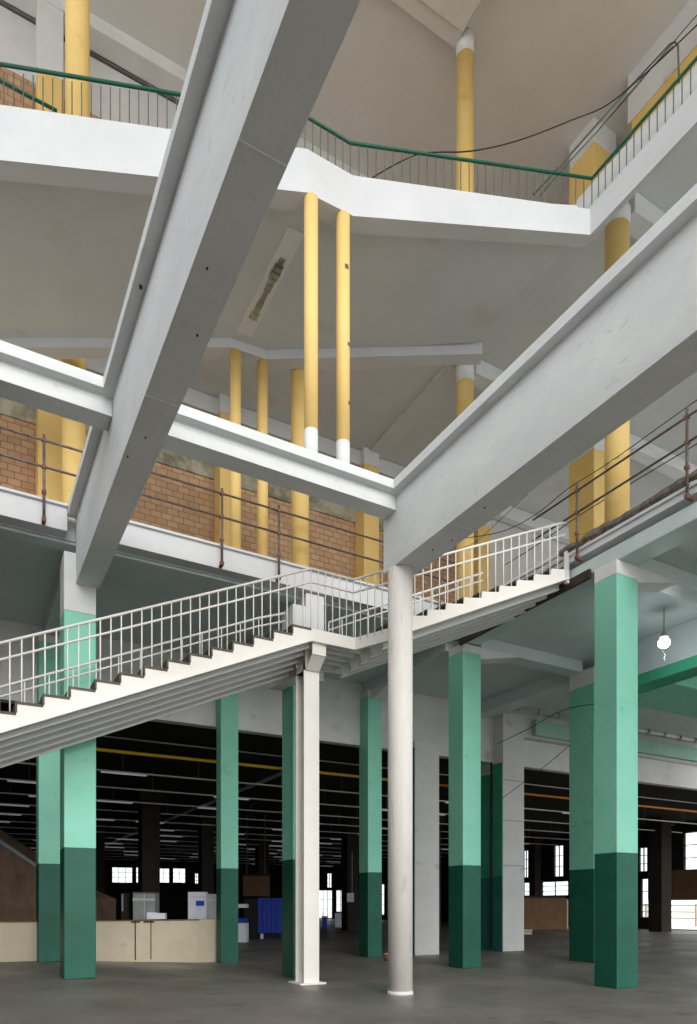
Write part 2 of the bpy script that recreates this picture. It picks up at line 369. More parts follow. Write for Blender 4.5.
# ------------------------------------------------------------------ level one ceiling, ring beams
R1 = [(-1.0, 13.06), (5.06, 10.45), (5.92, 10.42), (9.83, 8.74), (9.83, -6)]
def offs(poly, d):
    """offset polyline to its far (left-hand) side"""
    out = []
    n = len(poly)
    for i in range(n):
        p = Vector(poly[i]).to_2d()
        a = (Vector(poly[i]).to_2d()-Vector(poly[i-1]).to_2d()).normalized() if i > 0 else None
        b = (Vector(poly[i+1]).to_2d()-p).normalized() if i < n-1 else None
        if a is None: a = b
        if b is None: b = a
        na = Vector((-a.y, a.x)); nb = Vector((-b.y, b.x)); m = (na+nb).normalized(); k = d/max(.3, m.dot(na))
        out.append((p.x+m.x*k, p.y+m.y*k))
    return out
def rtop(p): return E+12.73-.035*(max(-1, min(p[0], 10))-.6)
def rbot(p): return E+11.85+(.1 if p[0] > 9 else 0)
def ring(poly, th, z0, z1):
    o = offs(poly, th); mb = MB()
    if z0 is None:
        o[3] = (9.93, o[3][1]); o[4] = (9.93, o[4][1])
        P = [[(a[0], a[1], rbot(a)), (b[0], b[1], rbot(a)), (b[0], b[1], rtop(a)), (a[0], a[1], rtop(a))] for a, b in zip(poly, o)]
        return mb.loft(P)
    for i in range(len(poly)-1):
        a, b, c, d = poly[i], poly[i+1], o[i+1], o[i]
        mb.prism([a, b, c, d], z0, z1)
    return mb
RB, RT = E+11.85, E+12.55
tag(obj('balcony_edge_beam', ring(R1, .32, None, None), M['fascia']), 'white faceted balcony edge beam carrying the green railing', 'beam')
R2 = [(-6.0, 20.3), (5.04, 14.15), (5.84, 14.07), (9.83, 11.67)]
R2 = [(-2.0, 18.1), (5.04, 14.15), (5.84, 14.07), (9.83, 11.67)]
tag(obj('ring_beam', ring(R2, .3, RB, E+12.1), M['fascia']), 'thin white faceted ceiling beam behind the balcony, on two thin yellow columns', 'beam')
# panel between the two rings
p1 = offs(R1, .2)
poly = [p1[0], p1[1], p1[2], (9.65, p1[3][1]), (9.65, 11.7), (5.84, 14.2), (5.04, 14.3), (-6, 20.4)]
struct('ceiling_balcony', MB().prism(poly, E+12.05, E+12.5), M['soffit'])
# joint recess with dark stain
st = MB(); 
st.prism([(5.1, 11.3), (5.42, 11.3), (5.42, 13.9), (5.1, 13.9)], E+12.02, E+12.05)
struct('trim_1', st, M['soffit2'])
lum = MB(); yy = 11.9
while yy < 13.3:
    r = random.uniform(.04, .09); lum.box(5.26-r, 5.26+r, yy, yy+.17, E+11.99, E+12.02); yy += .15
tag(obj('stain', lum, M['mossy']), 'dark crumbling stain on the ceiling behind the thin yellow columns', 'stain')
# sloping panels out to column line and high ceiling behind
HC = E+14.05
sl = MB().extY([(9.95, E+12.3), (10.95, HC-.1), (10.95, HC+.2), (9.95, E+12.6)], -6, 12.1)
sl.box(9.6, 9.96, 9.0, 12.0, E+12.3, E+12.6)
struct('ceiling_slope', sl, M['soffit'])
hb = MB(); hb.box(-9, 10.95, 14.0, 19.3, HC, HC+.25); hb.box(10.95, 32, -6, 19.3, HC, HC+.25)
hb.box(5.9, 10.95, 12.05, 14.0, HC, HC+.25)
struct('ceiling_level_one', hb, M['soffit'])
def hbeam(x0, x1, y0, y1, label, z0=HC-.4, m='beam'):
    tag(obj('ceiling_beam', MB().box(x0, x1, y0, y1, z0, HC), M[m], None, .02), label, 'beam')
hbeam(11.6, 22, 9.2, 9.6, 'short white ceiling beam right of the round yellow column at right')
hbeam(11.6, 22, 14.0, 14.4, 'white ceiling beam right of the yellow column above the corner')
hbeam(11.05, 11.6, 14.45, 18.6, 'shallow ceiling beam running back from the yellow column above the corner', HC-.07, 'soffit')

# ------------------------------------------------------------------ yellow columns
def round_yellow(x, y, r, z0, z1, label, cap=0, foot=0, n=32, capw=None, group=None, name='round_column'):
    t = thing(name, label, 'column', (x, y, z0), group)
    obj('shaft', MB().cyl(x, y, r, z0+foot, z1-cap, n), M['yellow'], t, 0, 'yellow painted shaft')
    if cap: obj('capital', MB().cyl(x, y, r, z1-cap, z1, n, capw or r*1.12), M['cap'], t, 0, 'white top')
    if foot: obj('foot', MB().cyl(x, y, r, z0, z0+foot, n), M['cap'], t, 0, 'faded white foot')
    return t
F1 = E+7.38
F2 = HC+.25
def slim(px, Y, z0, label, chips=False, foot=.55):
    X = XatY(px, Y)
    t = round_yellow(X, Y, .118, z0, RB, label, 0, foot)
    obj('rounded_top', MB().cyl(X, Y, .118, RB-.001, RB+.0, 20), M['yellow'], t)
    if chips:
        c = MB()
        for z, a, s_ in ((E+10.9, .2, .05), (E+9.6, .5, .04), (E+9.1, .9, .055), (E+8.6, .6, .04)):
            dx, dy = sin(a)*.117, -cos(a)*.117
            c.box(X+dx-s_, X+dx+s_*.3, Y+dy-.012, Y+dy+.02, z-s_*.6, z+s_*.8)
        pieces('chipped_paint', c, M['rust'], t)
slim(311, 10.52, TOP, 'left one of the two thin yellow columns standing on the white cross beam')
slim(343, 10.52, TOP, 'right one of the two thin yellow columns on the cross beam, with chipped paint', True)
slim(235.5, 14.1+.12, TOP, 'thin yellow column on the slab edge, nearest the huge left beam', foot=.05)
slim(262.5, 14.1+.10, TOP, 'thin yellow column on the slab edge, second from the huge left beam', foot=.05)
def lvl1(px, Y, r, label, cap=.0, z1=HC): round_yellow(XatY(px, Y), Y, r, F1, z1, label, cap)
lvl1(300, 14.15, .2, 'thicker round yellow column in front of the brick wall behind the cross beam')
lvl1(74, 16.9, .26, 'round yellow column behind the huge left beam on the first floor')
lvl1(465, 14.2, .225, 'round yellow column with white top, right of the junction of the white beams', .64)
lvl1(617, 9.4, .232, 'round yellow column with white top standing on the slab edge at right', .3, E+13.62)
def sqyellow(x0, y0, w, z0, zp, z1, label, dp=None):
    dp = dp or w
    t = thing('square_column', label, 'column', (x0+w/2, y0+dp/2, z0))
    obj('shaft', MB().box(x0, x0+w, y0, y0+dp, z0, zp), M['yellow'], t, .02, 'yellow painted shaft')
    obj('capital', MB().box(x0, x0+w, y0, y0+dp, zp, z1), M['cap'], t, .02, 'white unpainted top')
    return t
xB = XatY(38, 18.4); sqyellow(xB, 18.4, .58, F1, HC-.5, HC, 'square yellow column on the brick wall at the left edge, lower floor')
xC = XatY(220, 18.4); sqyellow(xC, 18.4, .5, F1, HC-.5, HC, 'flat yellow column on the brick wall just behind the thin yellow column')
xE = XatY(364, 18.4); sqyellow(xE, 18.4, .55, F1, HC-.5, HC, 'flat yellow column on the brick wall left of the huge right beam')
xG = XatY(594, 13.5); sqyellow(xG, 13.5, .92, F1, E+12.65, HC, 'wide square ochre column with white top behind the scaffold rail at right', .92)
# pair seen below the beam near x 480
sqyellow(XatY(478, 18.3), 18.3, .55, F1, HC-1.2, HC, 'pale yellow column behind the upper stair flight')
# level two
sqyellow(xB, 18.4, .58, F2, E+20.3, E+22.3, 'square column with yellow lower part and white upper part at the top left')
round_yellow(XatY(77.5, 14.2), 14.2, 0.22, F2, E+22.3, 'round yellow column at the top left rising to the roof', .0)
round_yellow(XatY(465, 14.2), 14.2, 0.225, F2, E+22.3, 'round yellow column with white top reaching the roof at top centre', .5)
t = sqyellow(XatY(594, 13.8), 13.8, .92, F2, E+21.6, E+22.3, 'wide square yellow column with white top behind the corner of the green railing', .92)
# ------------------------------------------------------------------ roof level
struct('trim_3', MB().box(-9, 17, 18.93, 18.97, E+21.93, E+21.97), M['frame'])
struct('ceiling_roof', MB().box(-9, 32, -6, 19.3, E+22.3, E+22.6), M['soffit2'])
w = MB(); w.box(15.75, 16, -6, 12.6, F2, E+21.0); struct('wall_right', w, M['ochre'])
w = MB(); w.box(15.72, 16, -6, 12.7, E+21.0, E+22.3); struct('wall_right_far', MB().box(17.2, 17.5, 10, 18.9, F2, E+22.3), M['whitewall']); struct('wall_right_upper', w, M['whitewall'])
tag(obj('roof_beam', MB().box(4, 11.15, 13.8, 14.35, E+22.08, E+22.3), M['soffit2'], None, .02), 'broad grey roof beam left of the top centre column', 'beam')
tag(obj('roof_slab', MB().box(7.5, 11.1, 9, 13.95, E+22.02, E+22.3), M['cap'], None, .01), 'white roof panel cut off by the top edge above the top centre column', 'slab')

# ------------------------------------------------------------------ balcony railing
def along(poly, step):
    pts = []; acc = 0
    for i in range(len(poly)-1):
        a, b = Vector(poly[i]), Vector(poly[i+1]); L_ = (b-a).length; n = max(1, round(L_/step))
        for k in range(n): pts.append(a.lerp(b, k/n))
    pts.append(Vector(poly[-1])); return pts
RP = offs([(-0.4, 12.8), (5.06, 10.45), (5.92, 10.42), (9.83, 8.74), (9.83, 3.6)], .16)
t = thing('balcony_railing', 'green handrail with thin grey balusters running along the white faceted balcony', 'railing', (5.5, 10.6, RT))
obj('handrail', MB().tube([(x, y, rtop((x, y))+.73+.022*max(0, 5-x)) for x, y in RP], .029), M['railgreen'], t, 0, 'dark green handrail')
obj('bottom_rail', MB().tube([(x, y, rtop((x, y))+.05) for x, y in RP], .012, 6), M['balus'], t)
bal = along([(x, y, rtop((x, y))) for x, y in RP], .15)[:98]
p0 = None
for p in bal:
    b_ = obj('baluster', MB().tube([(0, 0, 0), (0, 0, .72)], .0095, 6), M['balus'])
    if p0 is None: p0 = b_
    else:
        COL.objects.unlink(b_); bpy.data.objects.remove(b_); b_ = p0.copy(); COL.objects.link(b_)
    b_.parent = t; b_.location = p-Vector(t.location)
# second short green handrail at left
a = at(-10, 75, dY(-10, 12.9)); b = at(57, 111, dY(57, 12.9))
t = thing('stair_handrail', 'short dark green handrail behind the railing at the upper left edge', 'handrail', (a[0], 12.9, a[2]-.8))
obj('rail', MB().tube([a, b], .03), M['railgreen'], t)
# right stair handrail
t = thing('stair_handrail', 'double sloping green handrail with a post rising behind the railing corner at upper right', 'handrail', at(560, 200, 16))
q = [at(533, 195, 15.6), at(560, 166, 15.5), at(592, 130, 15.3), at(627, 90, 15), at(670, 44, 14.6), at(675, 42, 14.5), at(678, 46, 14.5), at(680, 110, 14.5)]
obj('rail', MB().tube(q, .02), M['balus'], t)
q = [at(540, 196, 16.2), at(567, 164, 16), at(597, 132, 15.8), at(647, 72, 15.4), at(673, 46, 15.2)]
obj('rail', MB().tube(q, .013), M['balus'], t)
def wire(pts, r, label):
    # smooth through points with catmull-rom
    P = [Vector(p) for p in pts]; out = []
    for i in range(len(P)-1):
        p0_, p1_, p2_, p3_ = P[max(0, i-1)], P[i], P[i+1], P[min(len(P)-1, i+2)]
        for k in range(6):
            u = k/6; out.append(.5*((2*p1_)+(p2_-p0_)*u+(2*p0_-5*p1_+4*p2_-p3_)*u*u+(3*p1_-p0_-3*p2_+p3_)*u**3))
    out.append(P[-1]); return tag(obj('cable', MB().tube(out, r, 6), M['cable']), label, 'cable')
wire([at(372, 178, 13), at(400, 162, 13), at(425, 153, 13.2), at(472, 151, 13.6), at(520, 140, 14.2), at(572, 120, 14.6), at(607, 105, 14.8), at(647, 72, 14), at(697, 25, 13), at(730, -8, 12.5)], .012, 'black cable sagging behind the railing from centre to the upper right corner')
wire([at(600, 128, 15), at(632, 92, 14.6), at(660, 58, 14), at(697, 15, 13.4), at(720, -10, 13)], .008, 'thin cable rising along the wall to the upper right corner')
wire([at(450, 540, 15.5), at(500, 532, 15.2), at(535, 515, 14.8), at(569, 488, 14.2), at(610, 462, 13.6), at(697, 400, 12.4), at(730, 378, 12)], .009, 'upper thin cable sagging across the gap above the upper stair flight')
wire([at(505, 565, 16.4), at(540, 543, 16), at(580, 515, 15.4), at(640, 478, 14.4), at(720, 430, 13)], .011, 'lower dark cable drooping behind the top of the stair railing')
wire([at(430, 556, 15.5), at(470, 545, 15.5), at(500, 520, 15.6), at(540, 482, 15.6), at(600, 430, 15.6)], .006, 'very thin cable under the huge right beam')
wire([at(495, 745, 20), at(530, 728, 18), at(570, 708, 16.5), at(640, 700, 16)], .01, 'dark wire running from the white pier to the wide shaded column')
wire([at(500, 800, 20), at(540, 770, 17.8), at(570, 745, 16.8)], .008, 'thin wire rising in front of the dark hall right of the grooved pier')

# ------------------------------------------------------------------ scaffold rails
def clampm(mb, x, y, z): mb.box(x-.036, x+.036, y-.036, y+.036, z-.03, z+.03)
def scaffold(label, p, q, posts, zs, loc, inset):
    t = thing('scaffold_railing', label, 'railing', loc)
    for z in zs: obj('guard_tube', MB().tube([(p[0], p[1], z), (q[0], q[1], z)], .021, 8), M['scaff'], t)
    for x, y in posts:
        po = obj('post', MB().tube([(x, y, E+6.95), (x, y, E+8.5)], .026, 8), M['scaff'], t)
        c = MB()
        for z in list(zs)+[TOP+.06, E+6.98]: clampm(c, x, y, z)
        c.box(x-.03, x+.03+inset[0], y-.03, y+.03+inset[1], E+6.93, E+6.98)
        pieces('clamp', c, M['rust'], po)
PY = 13.68
scaffold('rusty scaffold tube railing along the slab edge in front of the brick wall', (-6, PY), (10.8, PY),
         [(XatY(44, PY), PY), (XatY(222, PY), PY), (XatY(279, PY), PY), (-1.5, PY), (10.2, PY)], (E+8.40, E+7.92), (5, PY, TOP), (0, .12))
PX = 10.84
scaffold('scaffold tube railing along the slab edge above the nearest green column at right', (PX, 11.2), (PX, 2),
         [(PX, YatX(577, PX)), (PX, YatX(687, PX)), (PX, 4.5)], (E+8.32, E+7.88), (PX, 8, TOP), (.12, 0))

# ------------------------------------------------------------------ staircase
NE, FE = 12.2, 13.72
H0 = E+5.38
st_ = thing('staircase', 'white steel staircase with two flights and a landing crossing in front of the columns', 'staircase', (6.2, 12.9, 0))
rise, run = .1805, .40
X1 = 6.0
nst = 21
def saw_profile(n, Ltot):
    pass
def sawtooth(P0, P1, z0, z1, n, depth, th, nrm, mbx):
    """near or far stringer plate with stepped upper edge between plan points P0 (low) and P1 (high)"""
    P0 = Vector(P0); P1 = Vector(P1); up = []
    for i in range(n):
        a = P0.lerp(P1, i/n); b = P0.lerp(P1, (i+1)/n); za = z0+(z1-z0)*i/n; zb = z0+(z1-z0)*(i+1)/n
        up.append((a, za)); m_ = a.lerp(b, .5); up.append((a.lerp(b, .04), za+(zb-za)*.86)); up.append((a.lerp(b, .52), za+(zb-za)*.9))
    up.append((P1, z1))
    lo = [(P, z-depth) for P, z in ((P0, z0), (P1, z1))]
    o = Vector(nrm)*th
    for i in range(len(up)-1):
        (a, za), (b, zb) = up[i], up[i+1]
        ta = (a-P0).length/(P1-P0).length; tb = (b-P0).length/(P1-P0).length
        la = z0+(z1-z0)*ta-depth; lb = z0+(z1-z0)*tb-depth
        mbx.loft([[(a.x, a.y, la), (a.x+o.x, a.y+o.y, la), (a.x+o.x, a.y+o.y, za), (a.x, a.y, za)],
                  [(b.x, b.y, lb), (b.x+o.x, b.y+o.y, lb), (b.x+o.x, b.y+o.y, zb), (b.x, b.y, zb)]])
    # flange along the bottom
    mbx.bar((P0.x-o.x*.6, P0.y-o.y*.6, z0-depth+.01), (P1.x-o.x*.6, P1.y-o.y*.6, z1-depth+.01), th*4, .02)
xl = X1-nst*run; zl = H0-nst*rise
s1 = MB(); sawtooth((xl, NE), (X1, NE), zl, H0, nst, .25, .03, (0, 1), s1)
obj('stringer', s1, M['whitesteel'], st_)
s1 = MB(); sawtooth((xl, FE), (X1, FE), zl, H0, nst, .25, .03, (0, -1), s1)
obj('stringer', s1, M['whitesteel'], st_)
for k in range(5):
    y = NE+.2+k*.27
    s1 = MB(); dz = .255+.062*k; s1.bar((xl, y, zl-.06-dz/2), (X1, y, H0-.06-dz/2), .03, dz); s1.bar((xl, y, zl-.06-dz), (X1, y, H0-.06-dz), .09, .02)
    obj('support_rib', s1, M['galv'], st_, 0, 'grey ribbed underside strip')
for i in range(nst):
    z = zl+(i+1)*rise-.01; x = xl+i*run
    pr_ = [(x-.02, z-rise+.03), (x+.01, z-rise+.03), (x+.01, z-.02), (x+run*.98, z-.02), (x+run*.98, z+.02), (x-.02, z+.02)]
    obj('tread', MB().loft([[(a, NE-.012, c) for a, c in pr_], [(a, FE-.035, c) for a, c in pr_]]), M['tread'], st_)
# landing
N0, N1 = Vector((7.32, 11.42)), Vector((10.93, 10.3))
Fa, Fb = Vector((7.2, 13.72)), Vector((10.9, 12.3))
lp = [(X1, NE+.012), (6.98, NE+.012), (N0.x+.01, N0.y+.02), (7.55, 11.5), (7.49, 13.71), (X1, 13.71)]
obj('landing', MB().prism(lp, H0-.05, H0), M['whitesteel'], st_)
ed = MB()
for a, b in (((X1, NE), (6.98, NE)), ((6.98, NE), (N0.x, N0.y)), ((7.5, 13.72), (X1, 13.72))):
    a = Vector(a); b = Vector(b); n_ = Vector((-(b-a).y, (b-a).x)).normalized()*.03
    ed.prism([a.to_tuple(), b.to_tuple(), (b+n_).to_tuple(), (a+n_).to_tuple()], H0-.21, H0+.01)
    m_ = n_*2.5
    ed.prism([a.to_tuple(), b.to_tuple(), (b+m_).to_tuple(), (a+m_).to_tuple()], H0-.23, H0-.21)
pieces('landing_edge', ed, M['whitesteel'], st_)
lr = MB()
for k in range(5): lr.box(X1, 7.2, NE+.16+k*.29, NE+.24+k*.29, H0-.22, H0-.06)
pieces('landing_joist', lr, M['galv'], st_)
# flight two
H1 = E+6.9; n2 = 10
s1 = MB(); sawtooth(N0, N1, H0, H1, n2, .22, .03, (.1, 1), s1); obj('stringer', s1, M['whitesteel'], st_)
s1 = MB(); sawtooth(Fa, Fb, H0, H1, n2, .22, .03, (-.1, -1), s1); obj('stringer', s1, M['whitesteel'], st_)
for k in range(5):
    u = .13+k*.17
    a = N0.lerp(Fa, u); b = N1.lerp(Fb, u)
    s1 = MB(); dz = .27+.03*k; s1.bar((a.x, a.y, H0-.06-dz/2), (b.x, b.y, H1-.06-dz/2), .03, dz); s1.bar((a.x, a.y, H0-.06-dz), (b.x, b.y, H1-.06-dz), .09, .02)
    obj('support_rib', s1, M['galv'], st_, 0, 'grey ribbed underside strip')
for i in range(n2):
    z = H0+(H1-H0)*(i+1)/n2-.01
    a = N0.lerp(N1, i/n2); b = N0.lerp(N1, (i+.8)/n2); c = Fa.lerp(Fb, (i+.8)/n2); d = Fa.lerp(Fb, i/n2)
    s1 = MB(); s1.prism([a.lerp(d, .02), b.lerp(c, .02), c.lerp(b, .02), d.lerp(a, .02)], z-.04, z)
    obj('tread', s1, M['tread'], st_)
tp = MB().prism([N1.to_tuple(), (11.0, 10.28), (11.0, 12.3), Fb.to_tuple()], E+7.3, E+7.36); obj('top_plate', tp, M['whitesteel'], st_)
obj('end_plate', MB().box(10.86, 10.93, 10.26, 10.34, E+6.6, E+7.34), M['whitesteel'], st_)
# stair railings
def rail(poly, hs, label, second, step=.26, r=.024, bl=True):
    """poly: plan points with floor heights; hs: rail height at each"""
    tops = [(x, y, z+h) for (x, y, z), h in zip(poly, hs)]
    rt = obj('railing', MB().tube(tops, r, 8), M['whitesteel'], st_, 0, label)
    sec = [(x, y, z+h-second) for (x, y, z), h in zip(poly, hs)]
    obj('mid_rail', MB().tube(sec, r*.85, 8), M['whitesteel'], rt)
    if not bl: return
    for i in range(len(poly)-1):
        a, b = Vector(poly[i]), Vector(poly[i+1]); ha, hb_ = hs[i], hs[i+1]
        n = max(1, round((b-a).to_2d().length/step))
        for k in range(n):
            p = a.lerp(b, k/n); h = ha+(hb_-ha)*k/n
            obj('baluster', MB().tube([(p.x, p.y, p.z-.06), (p.x, p.y, p.z+h)], .0125, 6), M['whitesteel'], rt)
RZ = .18
x0r = -1.0
rail([(x0r, NE+.02, H0-(X1-x0r)*rise/run), (X1, NE+.02, H0), (6.95, NE+.02, H0), (N0.x, N0.y+.02, H0), (N1.x-.05, N1.y+.03, H1)],
     [1.18, 1.18, 1.18, 1.15, .97], 'near white railing', .26, .17)
rail([(x0r, FE-.03, H0-(X1-x0r)*rise/run), (X1-.5, FE-.03, H0-.5*rise/run), (X1+.1, FE-.03, H0)], [.87, .87, .87], 'far white railing of the lower flight', .17, .41)
rail([(7.15, FE-.05, H0), (Fb.x-.4, Fb.y+.15, H1-.15)], [.87, .87], 'far white railing of the upper flight', .17, .3)
# H post with bracket head
xc = XatY(304, 12.62); yc = 12.62; w_, dp = .34, .42
zt = H0-.23
t = thing('steel_post', 'white H section steel post on a base plate carrying the stair landing', 'post', (xc+w_/2, yc+dp/2, 0))
h = MB().box(xc, xc+w_, yc, yc+.04, .03, zt-.3).box(xc, xc+w_, yc+dp-.04, yc+dp, .03, zt-.3).box(xc+w_/2-.02, xc+w_/2+.02, yc+.04, yc+dp-.04, .03, zt-.3)
obj('column_section', h, M['whitesteel'], t)
obj('base_plate', MB().box(xc-.12, xc+w_+.12, yc-.08, yc+dp+.08, -.01, .035), M['whitesteel'], t)
br_ = MB()
xa, xb = xc+.02, xc+w_-.02; xm = (xa+xb)/2
prof = [(12.3, zt), (12.3, zt-.2), (yc-.05, zt-.42), (yc+dp+.05, zt-.42), (14.45, zt-.3), (14.45, zt)]
br_.loft([[(xm-.02, y, z) for y, z in prof], [(xm+.02, y, z) for y, z in prof]])
for (y0, z0), (y1, z1) in zip(prof[1:], prof[2:5]): br_.loft([[(xa, y0, z0-.02), (xb, y0, z0-.02), (xb, y0, z0), (xa, y0, z0)], [(xa, y1, z1-.02), (xb, y1, z1-.02), (xb, y1, z1), (xa, y1, z1)]])
br_.box(xa, xb, 12.3, 14.45, zt-.02, zt); br_.box(xa, xb, 12.28, 12.3, zt-.22, zt); br_.box(xa, xb, yc-.03, yc, zt-.42, zt); br_.box(xa, xb, yc+dp, yc+dp+.03, zt-.42, zt); br_.box(xa, xb, 14.43, 14.46, zt-.32, zt)
br_.box(xc, xc+w_, yc, yc+dp, zt-.44, zt-.3)
obj('bracket_head', br_, M['whitesteel'], t)

# ------------------------------------------------------------------ lamp
lx, ly, lz = at(664, 643, 16.2)
t = thing('ceiling_lamp', 'glowing round lamp hanging under the ceiling at right', 'lamp', (lx, ly, ZS))
obj('bulb', MB().loft([[(lx+.14*sin(a)*cos(2*pi*i/20), ly+.14*sin(a)*sin(2*pi*i/20), lz+.12*cos(a)) for i in range(20)] for a in (.05, .4, .8, 1.2, 1.57, 1.95, 2.35, 2.75, 3.09)], smooth=True), M['bulb'], t, 0, 'bright white light')
obj('shade', MB().cyl(lx, ly, .1, lz+.13, lz+.24, 20, .05), M['greycase'], t)
obj('stem', MB().tube([(lx, ly, lz+.22), (lx, ly, ZS)], .015), M['greycase'], t)
obj('loose_wire', MB().tube([(lx-.08, ly, lz-.11), (lx-.04, ly, lz-.2), (lx+.05, ly, lz-.27), (lx+.0, ly, lz-.36), (lx+.06, ly, lz-.42)], .004, 5), M['greycase'], t)
ld = bpy.data.lights.new('lamp_light', 'POINT'); ld.energy = 14; ld.color = (.93, .97, 1); ld.shadow_soft_size = .15
lo = bpy.data.objects.new('lamp_light', ld); lo.location = (0, 0, lz-.35-ZS); lo.parent = t; COL.objects.link(lo)
# silvery pipe under ceiling
t = thing('insulated_pipe', 'silvery pipe with couplings under the ceiling along the white wall at right', 'pipe', (20, 18, E+6.62))
obj('pipe_run', MB().tube([(xi-.3, 17.75, E+6.66), (28, 17.75, E+6.66)], .07, 10), M['hallpipe'], t)
x = xi+.1
while x < 27.5: obj('coupling', MB().tube([(x, 17.75, E+6.66), (x+.12, 17.75, E+6.66)], .1, 10), M['greycase'], t); x += .95

# trim above wall band
struct('trim_2', MB().box(xi+1.0, 32, 18.72, 18.8, E+5.95, E+6.02), M['greycase'])

# ------------------------------------------------------------------ half wall
zf = .1
cx1 = XatY(199, 18.85)
t = thing('half_wall', 'low cream half wall between the left columns', 'wall', (1, 18.9, 0))
obj('wall_body', MB().box(-9, cx1, 18.85, 19.05, -.05, 1.18), M['cream'], t, .01)
obj('top_board', MB().box(-9, cx1, 18.82, 19.08, 1.18, 1.205), M['brownboard'], t)
obj('end_block', MB().box(cx1+.01, XatY(219, 18.85), 18.9, 19.3, -.05, 1.2), M['cream'], t, .01)
x0, x1 = XatY(135, 18.85), XatY(151, 18.85)
dr = obj('door_panel', MB().box(x0+.02, x1-.02, 18.83, 18.85, .18, 1.15), M['cream'], t)
obj('hinge', MB().box(x0-.1, x0+.12, 18.81, 18.83, 1.13, 1.17).box(x1-.2, x1+.08, 18.81, 18.83, 1.13, 1.17), M['darksteel'], dr)
obj('joint', MB().box(x0-.01, x0+.02, 18.842, 18.852, .15, 1.18).box(x1-.02, x1+.01, 18.842, 18.852, .15, 1.18), M['darksteel'], dr)

# ------------------------------------------------------------------ dark hall
HZ = E+5.25
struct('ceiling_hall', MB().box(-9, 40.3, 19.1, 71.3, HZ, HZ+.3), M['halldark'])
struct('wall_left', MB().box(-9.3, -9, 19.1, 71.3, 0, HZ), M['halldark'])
def wall_with_holes(u0, u1, z0, z1, holes, th, plane, pos):
    us = sorted({u0, u1, *[h[0] for h in holes], *[h[1] for h in holes]}); zs = sorted({z0, z1, *[h[2] for h in holes], *[h[3] for h in holes]})
    mb = MB()
    for i in range(len(us)-1):
        for j in range(len(zs)-1):
            uc, zc = (us[i]+us[i+1])/2, (zs[j]+zs[j+1])/2
            if any(h[0] < uc < h[1] and h[2] < zc < h[3] for h in holes): continue
            if plane == 'Y': mb.box(us[i], us[i+1], pos, pos+th, zs[j], zs[j+1])
            else: mb.box(pos, pos+th, us[i], us[i+1], zs[j], zs[j+1])
    return mb
wn = [0]
def window(u0, u1, z0, z1, plane, pos, nx=2, nz=2):
    wn[0] += 1
    mb = MB(); f = .06
    def b(a, c, d, e, o0=.1, o1=.2):
        if plane == 'Y': mb.box(a, c, pos+o0, pos+o1, d, e)
        else: mb.box(pos+o0, pos+o1, a, c, d, e)
    b(u0, u0+f, z0, z1); b(u1-f, u1, z0, z1); b(u0, u1, z0, z0+f); b(u0, u1, z1-f, z1)
    for i in range(1, nx): u = u0+(u1-u0)*i/nx; b(u-.02, u+.02, z0, z1)
    for i in range(1, nz): z = z0+(z1-z0)*i/nz; b(u0, u1, z-.02, z+.02)
    w = struct('window_%d' % wn[0], mb, M['frame'])
    g = MB()
    if plane == 'Y': g.box(u0+f, u1-f, pos+.14, pos+.15, z0+f, z1-f)
    else: g.box(pos+.14, pos+.15, u0+f, u1-f, z0+f, z1-f)
    obj('pane', g, M['glass'], w)
# far wall (Y = 71) holes
fw = []
def fy(xa, xb, ya, yb):
    d = dY((xa+xb)/2, 71); za = at(0, yb, d)[2]; zb = at(0, ya, d)[2]
    return (XatY(xa, 71), XatY(xb, 71), max(.05, za), min(zb, HZ-.1))
fw = [fy(98, 103, 867, 883), fy(112, 133, 867, 883), fy(136, 141, 867, 883), fy(157, 170, 868, 883), fy(173, 186, 868, 883), fy(195, 199, 873, 884),
      fy(319, 333, 890, 921), fy(336.5, 346, 890, 912), fy(327.5, 332.5, 873, 888)]
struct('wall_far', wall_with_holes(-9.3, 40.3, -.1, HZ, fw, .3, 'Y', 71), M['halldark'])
for h in fw: window(*h, 'Y', 71, 3 if h[1]-h[0] > 1.6 else 2, 3)
def fx(xa, xb, ya, yb):
    xm = (xa+xb)/2; d = dX(xm, 40); y0, y1 = YatX(xb, 40), YatX(xa, 40)
    return (y0, y1, max(.05, at(0, yb, d)[2]), min(at(0, ya, d)[2], HZ-.12))
rw = [fx(377, 384, 884, 915), fx(522, 528, 850, 878), fx(553, 563, 845, 877), fx(522, 537, 882, 896), fx(540.5, 568, 881, 896), fx(585, 600, 878, 918), fx(600.5, 612, 849, 875), fx(638, 647, 847, 872), fx(640, 655, 878, 918), fx(683, 730, 830, 870), fx(668, 740, 900, 931)]
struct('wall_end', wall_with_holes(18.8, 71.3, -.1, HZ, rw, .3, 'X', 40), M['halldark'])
for i, h in enumerate(rw[:-1]): window(*h, 'X', 40, 2, 3)
struct('wall_left_blocker', MB().box(-9.3, -9, -14, 19.1, -.1, E+9), M['hallcol'])  # unseen wall added at left, dark and tall to cut light on the columns
# roller door header at the opening
dd = rw[-1]
tag(obj('roller_door', MB().box(39.6, 39.95, dd[0], dd[1]+1.2, dd[3], dd[3]+1.9), M['brownboard']), 'brown rolled-up door above the bright opening at the right edge', 'door')
# outside fence seen through the opening
t = thing('fence', 'pale rail fence outside the opening at the right edge', 'fence', (50, 30, 0))
for z in (.5, 1.0, 1.5): obj('rail', MB().box(50, 50.08, 15, 45, z, z+.1), M['cream'], t)
for k in range(7): obj('post', MB().box(49.95, 50.1, 16+k*4.5, 16.15+k*4.5, -.06, 1.7), M['cream'], t)

